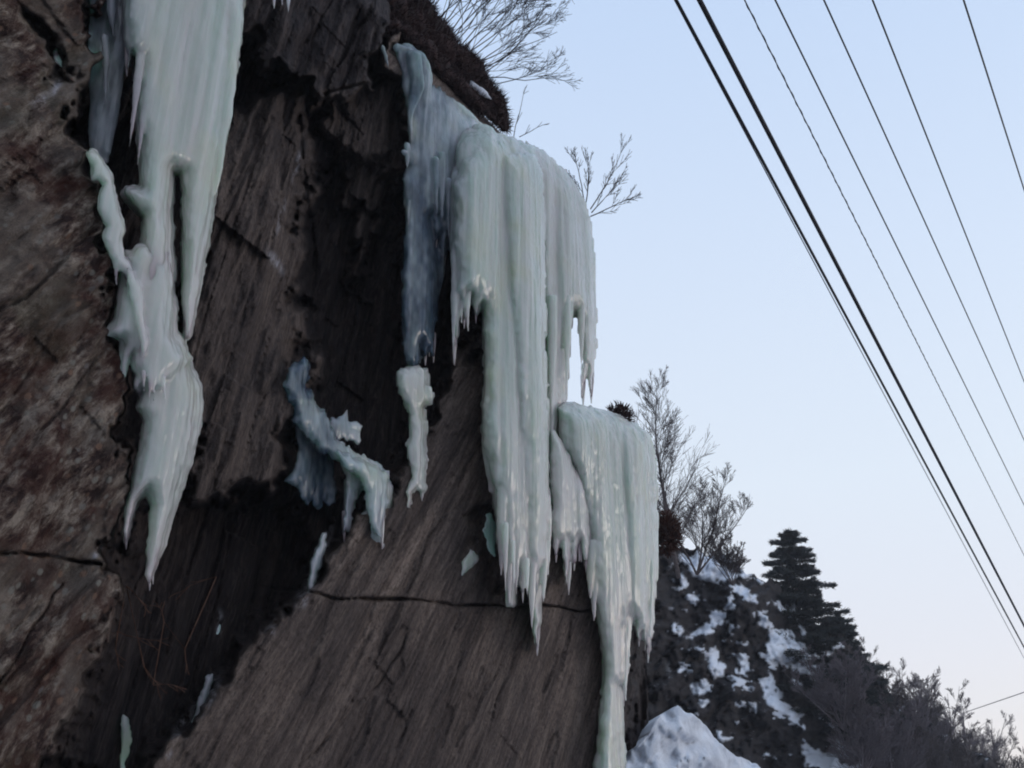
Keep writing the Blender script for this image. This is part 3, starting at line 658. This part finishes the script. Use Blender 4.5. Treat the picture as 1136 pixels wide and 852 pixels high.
tag(mesh_obj('hillside', Xh, grid_faces(nrow+7, len(hx)), M_SR, attrs={'snow': snow_a.ravel()}), kind='structure')
# snow mound at the cliff foot
bx = np.arange(640, 900, 2.0); bt = np.interp(bx, [640, 694, 712, 735, 752, 775, 790, 806, 838, 900], [880, 836, 822, 792, 782, 797, 812, 830, 850, 888])
u = np.linspace(0, 1, 60)[:, None]
PY2 = 1000+(bt[None, :]-1000)*u; PX2 = bx[None, :]+0*u
d2 = 8.6+1.2*u**1.5+np.maximum(PX2-690, -40)*.022-.35*fbm(PX2/40, PY2/30, 0, 4, 301)-.10*fbm(PX2/9, PY2/8, 0, 4, 311)-.08*np.abs(fbm(PX2/26, PY2/20, 0, 3, 312))+0*PX2
PY2 = PY2-3*fbm(PX2/12, 1, 0, 3, 4)*u**6
Xs = Q(PX2, PY2, d2); bk = [Xs[-1]+NV*(.5*i)+AV*(.5*i)+np.array([0, 0, -.06*i*i]) for i in range(1, 8)]
Xs = np.concatenate([Xs, np.array(bk)]); Xs[..., 2] = np.maximum(Xs[..., 2], -.3)
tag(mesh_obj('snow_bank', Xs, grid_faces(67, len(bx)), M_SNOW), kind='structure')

# ------------------------------------------------------------------ twigs and trees
class Twigs:
    def __init__(self): self.V = []; self.F = []
    def line(self, pts, radii, seg=4):
        base = len(self.V); n = len(pts)
        for i, (p, r) in enumerate(zip(pts, radii)):
            t = (pts[min(i+1, n-1)]-pts[max(i-1, 0)]).normalized()
            a = t.orthogonal().normalized(); b = t.cross(a)
            for k in range(seg):
                th = 2*math.pi*k/seg; self.V.append(p+(a*math.cos(th)+b*math.sin(th))*r)
        for i in range(n-1):
            for k in range(seg):
                j = (k+1) % seg
                self.F.append((base+i*seg+k, base+i*seg+j, base+(i+1)*seg+j, base+(i+1)*seg+k))
    def grow(self, p, d, length, r, depth, spread=.6, up=.15, kids=5, curl=.18, rmin=.002, ratio=.6):
        n = max(3, 3+depth*2); pts = [p.copy()]; dirs = [d.copy()]; step = length/n
        d = d.copy()
        for i in range(n):
            d = (d+Vector((random.gauss(0, curl), random.gauss(0, curl), random.gauss(0, curl)+up*.3))).normalized()
            p = p+d*step; pts.append(p.copy()); dirs.append(d.copy())
        self.line(pts, [max(rmin, r*(1-.65*i/n)) for i in range(n+1)], 5 if depth > 2 else 3)
        if depth <= 0: return
        for k in range(kids):
            f = random.uniform(.2, .98); i = min(n, max(1, int(f*n)))
            a = dirs[i].orthogonal().normalized(); b = dirs[i].cross(a); th = random.uniform(0, 2*math.pi)
            nd = (dirs[i]+(a*math.cos(th)+b*math.sin(th))*spread*random.uniform(.7, 1.3)+Vector((0, 0, up))).normalized()
            self.grow(pts[i], nd, length*random.uniform(ratio*.7, ratio*1.15)*(1.15-.5*f), max(rmin, r*.55*(1-.5*f)), depth-1, spread, up, kids, curl, rmin, ratio)
    def build(self, name, m, parent=None):
        F = np.array(self.F)
        return mesh_obj(name, np.array([tuple(v) for v in self.V]), F, m, parent)
def VP(px, py, off): return Vector(P(float(px), float(py), float(off)))
def VQ(px, py, d): return Vector(Q(float(px), float(py), float(d)))
def dirpx(dx, dy, dz=0): v = RT*dx+UPV*(-dy)+FWD*dz; return Vector(v).normalized()

# heather bank along the cliff top
rr = rng
hp = [(395, -60), (420, -20), (432, 12), (450, 20), (480, 45), (505, 72), (530, 98), (552, 122), (560, 140)]
I = Ice()
I.tube([(380, -80, 22, -.2), (415, -20, 18, -.2), (432, 5, 16, -.2), (464, 32, 15, -.25), (498, 66, 15, -.25), (525, 90, 17, -.25), (545, 112, 15, -.25), (557, 132, 10, -.25), (562, 144, 4, -.25)], -.2, 1.2, wob=.35)
I.tube([(425, 22, 8, .0), (450, 36, 9, .0), (480, 66, 12, .0), (505, 92, 11, -.02), (535, 122, 8, -.02), (556, 140, 4, -.05)], 0, 1.2, wob=.4)
I.tube([(410, -40, 26, -.6), (450, 0, 16, -.6), (500, 60, 10, -.6), (545, 110, 7, -.6)], -.2, 1.2, wob=.4)
hb = I.build('heather', M_HEATH, voxel=.03, amp=2.5)
hm = hb.data; nv = len(hm.vertices)
co = np.empty(nv*3); hm.vertices.foreach_get('co', co); co = co.reshape(-1, 3)
nn = np.empty(nv*3); hm.vertices.foreach_get('normal', nn); nn = nn.reshape(-1, 3)
idx = rng.integers(0, nv, 16000)
bV, bF = [], []
c0 = co[idx]; dd = nn[idx]+rng.normal(0, .55, (len(idx), 3))+np.array([0, 0, .25]); dd /= np.linalg.norm(dd, axis=1)[:, None]
ln = rng.uniform(.03, .11, len(idx)); sd = np.cross(dd, rng.normal(0, 1, dd.shape)); sd /= np.linalg.norm(sd, axis=1)[:, None]
w = .005
A = c0-sd*w; B = c0+sd*w; Cc = c0+dd*ln[:, None]+sd*rng.normal(0, .01, len(idx))[:, None]
V = np.stack([A, B, Cc], 1).reshape(-1, 3); F = np.arange(len(V)).reshape(-1, 3)
bpy.data.objects.remove(hb)
hv = [v for v in co]
me_f = np.array([tuple(p.vertices) if len(p.vertices) == 4 else tuple(p.vertices)+(p.vertices[-1],) for p in hm.polygons])
Vall = np.concatenate([co, V]); Fl = [tuple(dict.fromkeys(f)) for f in me_f.tolist()]+[tuple(f) for f in (F+nv).tolist()]
hb = mesh_obj('heather', Vall, Fl, M_HEATH, smooth=False)
tag(hb, 'dark reddish brown heather growing along the cliff top', 'heather', kind='stuff')
# small snow caught in the heather
I = Ice(); I.tube([(522, 92, 3), (530, 98, 5), (540, 106, 4), (545, 110, 1)], -.12, .8, wob=.4)
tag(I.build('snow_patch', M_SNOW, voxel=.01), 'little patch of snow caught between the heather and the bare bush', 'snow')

def shrub(name, label, base, stems, m, cat='bush', group=None):
    r = empty(name, base, label, cat, group); t = Twigs(); random.seed(hash(label[:12]) % 1 + len(label))
    for (p, d, ln, rad, dep, kw) in stems: t.grow(p-base, d, ln, rad, dep, **kw)
    
    if name == 'dry_twig':       # one trailing runner that all the stems leave from
        o = sorted([p-base for (p, *_r) in st], key=lambda v: v.x); t.line(o, [.003]*len(o), 4)
    t.build('branches', m, r); return r
base = VP(500, 60, -.45)
st = []
random.seed(5)
for k in range(38):
    f = k/37; x = 435+90*f+random.uniform(-5, 5); y = 2+92*f
    an = math.radians(96-74*f+random.gauss(0, 9))
    st.append((VP(x, y, -.30+random.uniform(-.15, .1)), dirpx(math.cos(an), -math.sin(an), random.uniform(-.3, .3)), random.uniform(1.0, 1.7)*(1.05-.28*f), .0075, 3, dict(spread=.45, up=.04, kids=4, curl=.09, rmin=.0022, ratio=.54)))
shrub('bare_bush', 'large leafless bush on top of the cliff at the upper centre of the photo', base, st, M_BARK)
base = VP(655, 235, -.1); st = []
for (x, y, dx, dy, ln) in [(655, 232, .62, -1, .68), (656, 236, .85, -.95, .48), (648, 222, -.25, -1, .50), (655, 240, 1, -.35, .48), (650, 226, .1, -1, .48), (640, 205, -.6, -1, .16)]:
    st.append((VP(x, y, -.1), dirpx(dx, dy, random.uniform(-.2, .2)), ln*1.45, .0095, 2, dict(spread=.55, up=.15, kids=7, curl=.07, rmin=.0030, ratio=.42)))
shrub('bare_bush', 'small sparse leafless bush on the skyline beside the hanging ice curtain', base, st, M_BARK)
base = VP(572, 150, -.1); st = []
for (x, y, dx, dy, ln) in [(570, 152, .28, -1, .48), (576, 152, 1, -.35, .28), (566, 148, .0, -1, .2)]:
    st.append((VP(x, y, -.1), dirpx(dx, dy, 0), ln*1.4, .006, 1, dict(spread=.5, up=.1, kids=4, curl=.1, rmin=.003, ratio=.3)))
shrub('bare_twig', 'few thin upright twigs poking out just above the main ice column', base, st, M_BARK, 'twig')
st = []
base = VP(150, 700, -.1)
for (x, y, dx, dy, ln) in [(140, 650, 1, .5, .30), (130, 700, 1, .35, .42), (182, 690, .02, -1, .22), (160, 740, .6, 1, .3), (205, 720, .25, 1, .22), (128, 720, .3, 1, .2), (170, 760, 1, -.3, .3), (240, 640, -1, .1, .4)]:
    st.append((VP(x, y, .02), dirpx(dx, dy, -.1), ln*.7, .003, 1, dict(spread=.5, up=-.1, kids=3, curl=.16, rmin=.002, ratio=.5)))
shrub('dry_twig', 'dry orange brown twigs trailing in the dark hollow under the left icefall', base, st, simple('dry_stalk', (.085, .036, .022), (.17, .09, .06), 12), 'twig')
# brown clump & rusty bush
def clump(name, label, c, R_, n, m, ln=.12):
    V, F = [], []; r = empty(name, c, label, 'bush')
    for i in range(n):
        v = Vector((random.gauss(0, 1), random.gauss(0, 1), random.gauss(0, 1))).normalized()*random.random()**.5
        p = Vector((v.x*R_[0], v.y*R_[1], v.z*R_[2])); d = (v+Vector((random.gauss(0, .5), random.gauss(0, .5), .4+random.gauss(0, .4)))).normalized()
        s = d.orthogonal().normalized(); s.rotate(__import__('mathutils').Quaternion(d, random.random()*6)); k = len(V)
        V += [p-s*ln*.09, p+s*ln*.09, p+d*ln*.6+s*ln*.1, p+d*ln]; F += [(k, k+1, k+2), (k, k+2, k+3)]
    mesh_obj('foliage', np.array([tuple(v) for v in V]), F, m, r, smooth=False)
    t = Twigs()
    for i in range(8):
        t.grow(Vector((0, 0, -R_[2]*.9)), Vector((random.gauss(0, .6), random.gauss(0, .6), 1)).normalized(), R_[2]*1.5, .01, 1)
    t.line([Vector((0, 0, -R_[2])), Vector((0, 0, -R_[2]*.85))], [.03, .02], 5); t.build('branches', M_BARK, r)
clump('brown_bush', 'round brown tuft showing just above the right green icefall', VQ(686, 466, 11.3), (.15, .2, .17), 900, M_HEATH, .09)
clump('brown_bush', 'rusty brown bush at the cliff end under the bare trees', VQ(738, 592, 14.5), (.22, .3, .32), 1800, M_RUST, .11)

def bare_tree(label, px_, py_, dist_, htop, m, name='bare_tree', spread=.38, kids=6, stems=1, depth=3, lean=0, group=None, wide=1.0, rm=.006, sub=.42, prim=34):
    b0 = VQ(px_, py_, dist_); H = (py_-htop)*dist_/FPX
    r = empty(name, b0, label, 'tree' if name == 'bare_tree' else 'bush', group)
    trunk, cr = Twigs(), Twigs()
    for s in range(stems):
        d = Vector((random.gauss(lean, .22 if stems > 1 else .03)*wide, random.gauss(0, .2 if stems > 1 else .03), 1)).normalized()
        hh = H*random.uniform(.75, 1.0) if s else H
        n = 12; p = Vector((0, 0, -.3)); pts = [p.copy()]
        for i in range(n):
            d = (d+Vector((random.gauss(0, .05), random.gauss(0, .05), .02))).normalized(); p = p+d*(hh+.3)/n; pts.append(p.copy())
        R0 = .012*H
        trunk.line(pts, [max(rm, R0*(1-.9*i/n)) for i in range(n+1)], 6)
        for k in range(int(prim/stems**.5)):
            f = random.uniform(.12, .97); i = int(f*n); q = pts[i].lerp(pts[min(n, i+1)], random.random())
            th = random.uniform(0, 6.28)
            nd = Vector((math.cos(th)*spread*2, math.sin(th)*spread*2, 1)).normalized()
            cr.grow(q, nd, H*sub*(1.08-f)*random.uniform(.7, 1.1)+.06*H, max(rm, R0*.4*(1-f)), depth-1, .5, .10, kids, .07, rm, .58)
    trunk.build('trunk', m, r); cr.build('crown', m, r)
    return r
random.seed(21)
bare_tree('taller pale leafless tree rising right behind the green icefall', 752, 625, 19, 408, M_BARK2, lean=-.12, kids=5, rm=.0034, sub=.42, prim=64)
random.seed(22)
bare_tree('lower spreading leafless tree on the snowy hilltop, next to the taller bare one', 772, 622, 20, 512, M_BARK2, stems=4, kids=5, rm=.0034, wide=2.2, sub=.5, prim=44)
random.seed(25)
bare_tree('low leafless bush fringing the snowy hill crest below the bare trees', 812, 636, 23, 588, M_BARK2, name='bare_bush', stems=5, kids=5, rm=.005, wide=2.4, sub=.6)

# conifers
def conifer(label, px_, py_, dist_, ptop, half, seed, group=None):
    random.seed(seed)
    b0 = VQ(px_, py_, dist_); H = (py_-ptop)*dist_/FPX; RW = half*dist_/FPX
    r = empty('conifer_tree', b0, label, 'tree', group)
    t = Twigs(); t.line([Vector((0, 0, -.5)), Vector((.05, 0, H*.5)), Vector((0, 0, H*.98))], [.022*H, .013*H, .004*H], 7); t.build('trunk', M_BARK, r)
    V, F = [], []; tb = Twigs()
    z = H*.06; lev = 0
    while z < H*.985:
        f = z/H; prof = (1-f)**.66
        R_ = RW*prof*(.9+.16*math.sin(lev*2.3)) + .16
        nb = 13
        a0 = random.random()*6
        for k in range(nb):
            if random.random() < .15: continue
            th = a0+6.283*k/nb+random.gauss(0, .12); Lb = R_*random.uniform(.5, 1.2)
            o = Vector((0, 0, z+random.gauss(0, .11))); dv = Vector((math.cos(th), math.sin(th), 0)); sv = Vector((-dv.y, dv.x, 0))
            sag = random.uniform(.02, .16)
            pth = [o+dv*(Lb*q)+Vector((0, 0, Lb*(sag*1.2*q*q-.12*q))) for q in (0, .35, .7, 1)]
            tb.line(pth, [.02, .014, .009, .004], 3)
            ns = int(70+270*Lb)
            for s in range(ns):
                q = random.random()**.6; wq = Lb*.26*(1.0-.65*q)+.05
                p = o+dv*(Lb*q)+Vector((0, 0, Lb*(sag*1.2*q*q-.12*q)))+sv*random.gauss(0, wq*.55)+Vector((0, 0, random.gauss(0, .035)))
                d = (dv*random.uniform(.2, 1)+sv*random.gauss(0, .7)+Vector((0, 0, random.gauss(.15, .3)))).normalized()
                sdv = d.orthogonal().normalized(); l = random.uniform(.10, .20)
                i = len(V); V += [p-sdv*l*.16, p+sdv*l*.16, p+d*l]; F.append((i, i+1, i+2))
        z += H*random.uniform(.030, .046); lev += 1
    mesh_obj('crown', np.array([tuple(v) for v in V]), np.array(F), M_NEEDLE, r, smooth=False)
    tb.build('branches', M_BARK, r)
    return r
conifer('tall dark conifer standing on the slope against the sky', 902, 815, 36, 582, 90, 3)
conifer('shorter dark conifer partly hidden to the right of the tall one', 945, 830, 38, 684, 68, 8)

# bushes down the slope at the right
bl = [(935, 800, 33, 715, 'lowest dark'), (975, 850, 37, 738, ''), (1010, 868, 40, 750, ''), (1040, 875, 43, 758, ''), (1070, 885, 46, 772, ''), (1098, 893, 48, 800, ''), (990, 880, 34, 775, ''), (1030, 893, 36, 790, ''), (955, 862, 32, 770, ''), (1062, 893, 38, 812, ''), (1015, 860, 44, 742, ''), (960, 840, 40, 720, '')]
words_ = ['dense leafless bush just right of the foot of the shorter conifer', 'leafless thicket bush whose top meets the sky next to the conifers', 'wide leafless bush in the middle of the thicket at the lower right', 'rounded leafless bush in the right half of the thicket', 'leafless bush near the right end of the thicket under the lone wire', 'outermost low leafless bush at the right end of the thicket', 'low leafless bush in front of the thicket below the conifers', 'low leafless bush in front of the middle of the thicket', 'dark low bush at the snowy foot of the slope, lower right', 'low leafless bush at the bottom edge in front of the right thicket', 'tall thin leafless bush rising behind the middle of the thicket', 'tall thin leafless bush behind the shorter conifer']
for i, ((x, y, d, tp, _), lb) in enumerate(zip(bl, words_)):
    random.seed(100+i)
    bare_tree(lb, x, y, d, tp, M_BARK3 if i % 2 == 0 else M_BARK2, name='bare_bush', stems=9, kids=7, depth=3, spread=.6, rm=.0065, wide=2.0, group='leafless bushes of the lower right thicket', sub=.45)

# ------------------------------------------------------------------ overhead wires
def wire(label, p0, p1, r, m, d0=7.0, d1=34.0, sag=.0, name='overhead_wire', twist=False):
    # straight line through two photo points, run on past the frame at both ends
    A = VQ(p0[0], p0[1], d0); B = VQ(p1[0], p1[1], d1)
    dv = B-A; A2 = A-dv*.6; B2 = B+dv*(1.8 if d1 < 16 else 1.0)
    n = 40; pts = []
    for i in range(n+1):
        t = i/n; p = A2.lerp(B2, t); p.z -= sag*4*t*(1-t); pts.append(p)
    t = Twigs(); t.V = []; t.line(pts, [r]*(n+1), 6)
    o = t.build(name, m)
    if twist:   # a thinner strand laid in a helix round the carrier
        t2 = Twigs(); n = 5000; q = []
        L_ = (B2-A2).length; ax = dv.normalized(); a = ax.orthogonal().normalized(); b = ax.cross(a)
        for i in range(n+1):
            f = i/n; p = A2.lerp(B2, f); p.z -= sag*4*f*(1-f); th = f*L_/.30*6.283; q.append(p+(a*math.cos(th)+b*math.sin(th))*r*.95)
        t2.line(q, [r*.75]*(n+1), 3); t2.build('strand', m, o)
    tag(o, label, 'wire', 'overhead wires crossing the sky')
    return o
wire('thick black cable, second from the left among the overhead wires', (776, 0), (1136, 694), .028, M_WIRE, 9, 24)
wire('medium black cable left of the thickest one', (750, 0), (1136, 718), .019, M_WIRE, 9, 24)
wire('faint thin grey wire hugging the left side of the left black cable', (744, -8), (1136, 730), .007, M_WIREG, 9, 24)
wire('thin twisted wire with a dashed look, just right of the two thick cables', (826, 0), (1136, 616), .0070, M_WIRE, 9, 24, twist=True)
wire('thin plain wire directly right of the twisted dashed wire', (860, 0), (1136, 560), .0095, M_WIRE, 9, 22)
wire('thin wire in the middle of the four plain ones at the right', (914, 0), (1136, 488), .0095, M_WIRE, 9, 20)
wire('thin wire second from the right edge of the sky', (968, 0), (1136, 423), .0095, M_WIRE, 9, 18)
wire('thin wire crossing the top right corner', (1069, 0), (1136, 210), .0095, M_WIRE, 9, 13)
wire('short faint wire low at the right edge above the thicket', (1092, 783), (1136, 768), .016, M_WIREG, 42, 36)

# ------------------------------------------------------------------ evening air
hm_ = bpy.data.materials.new('haze'); hm_.use_nodes = True; hn = hm_.node_tree; hn.nodes.clear()
ho = hn.nodes.new('ShaderNodeOutputMaterial'); pv = hn.nodes.new('ShaderNodeVolumePrincipled')
pv.inputs['Density'].default_value = .0012; pv.inputs['Color'].default_value = (.90, .92, 1, 1); hn.links.new(pv.outputs[0], ho.inputs['Volume'])
bm = bmesh.new(); bmesh.ops.create_cube(bm, size=1)
for v in bm.verts: v.co = Vector((v.co.x*170, v.co.y*170+20, (v.co.z+.5)*41-1.5))
me = bpy.data.meshes.new('haze'); bm.to_mesh(me); bm.free(); me.materials.append(hm_)
tag(link(bpy.data.objects.new('haze', me)), 'pale evening haze in the air over the slope', 'haze', kind='stuff')
# ------------------------------------------------------------------ camera, light, sky
cam = bpy.data.cameras.new('camera'); co_ = bpy.data.objects.new('camera', cam); COL.objects.link(co_)
co_.location = CAM; co_.rotation_euler = (math.pi/2+TH, 0, 0)
cam.sensor_fit = 'HORIZONTAL'; cam.sensor_width = 36; cam.lens = 36*FPX/1136; cam.clip_end = 3000
scene.camera = co_
SUN_AZ, SUN_EL = math.radians(75), math.radians(7)
w = bpy.data.worlds.new('World'); scene.world = w; w.use_nodes = True
nt = w.node_tree; bg = nt.nodes['Background']
sky = N(nt, 'ShaderNodeTexSky', sky_type='NISHITA'); sky.sun_disc = False
sky.sun_elevation = SUN_EL; sky.sun_rotation = SUN_AZ
sky.air_density = 1.0; sky.dust_density = .6; sky.ozone_density = 1.0
tc = N(nt, 'ShaderNodeTexCoord').outputs['Generated']; sp = N(nt, 'ShaderNodeSeparateXYZ'); L(nt, tc, sp.inputs[0])
# thin even dusk overcast veiling the sky: pinkish low down, blue above
veil = ramp(nt, sp.outputs[2], [(0, (7.1, 6.9, 7.4)), (.12, (7.3, 7.3, 8.1)), (.30, (7.2, 7.9, 8.9)), (.50, (6.3, 7.3, 8.9)), (.72, (5.2, 6.5, 8.7)), (1, (4.2, 5.4, 7.8))])
L(nt, mix(nt, .8, sky.outputs[0], veil), bg.inputs['Color'])
bg.inputs['Strength'].default_value = .133
sl = bpy.data.lights.new('sun', 'SUN'); sl.energy = .5; sl.angle = math.radians(20); sl.color = (1, .93, .88)
so = bpy.data.objects.new('sun', sl); COL.objects.link(so)
sdir = Vector((math.sin(SUN_AZ)*math.cos(SUN_EL), math.cos(SUN_AZ)*math.cos(SUN_EL), math.sin(SUN_EL)))
so.rotation_euler = sdir.to_track_quat('Z', 'Y').to_euler()
scene.view_settings.view_transform = 'Standard'; scene.view_settings.look = 'None'
scene.view_settings.exposure = 0; scene.view_settings.gamma = 1
scene.render.engine = 'CYCLES'
scene.cycles.filter_width = 2.0; scene.cycles.max_bounces = 8; scene.cycles.use_denoising = True
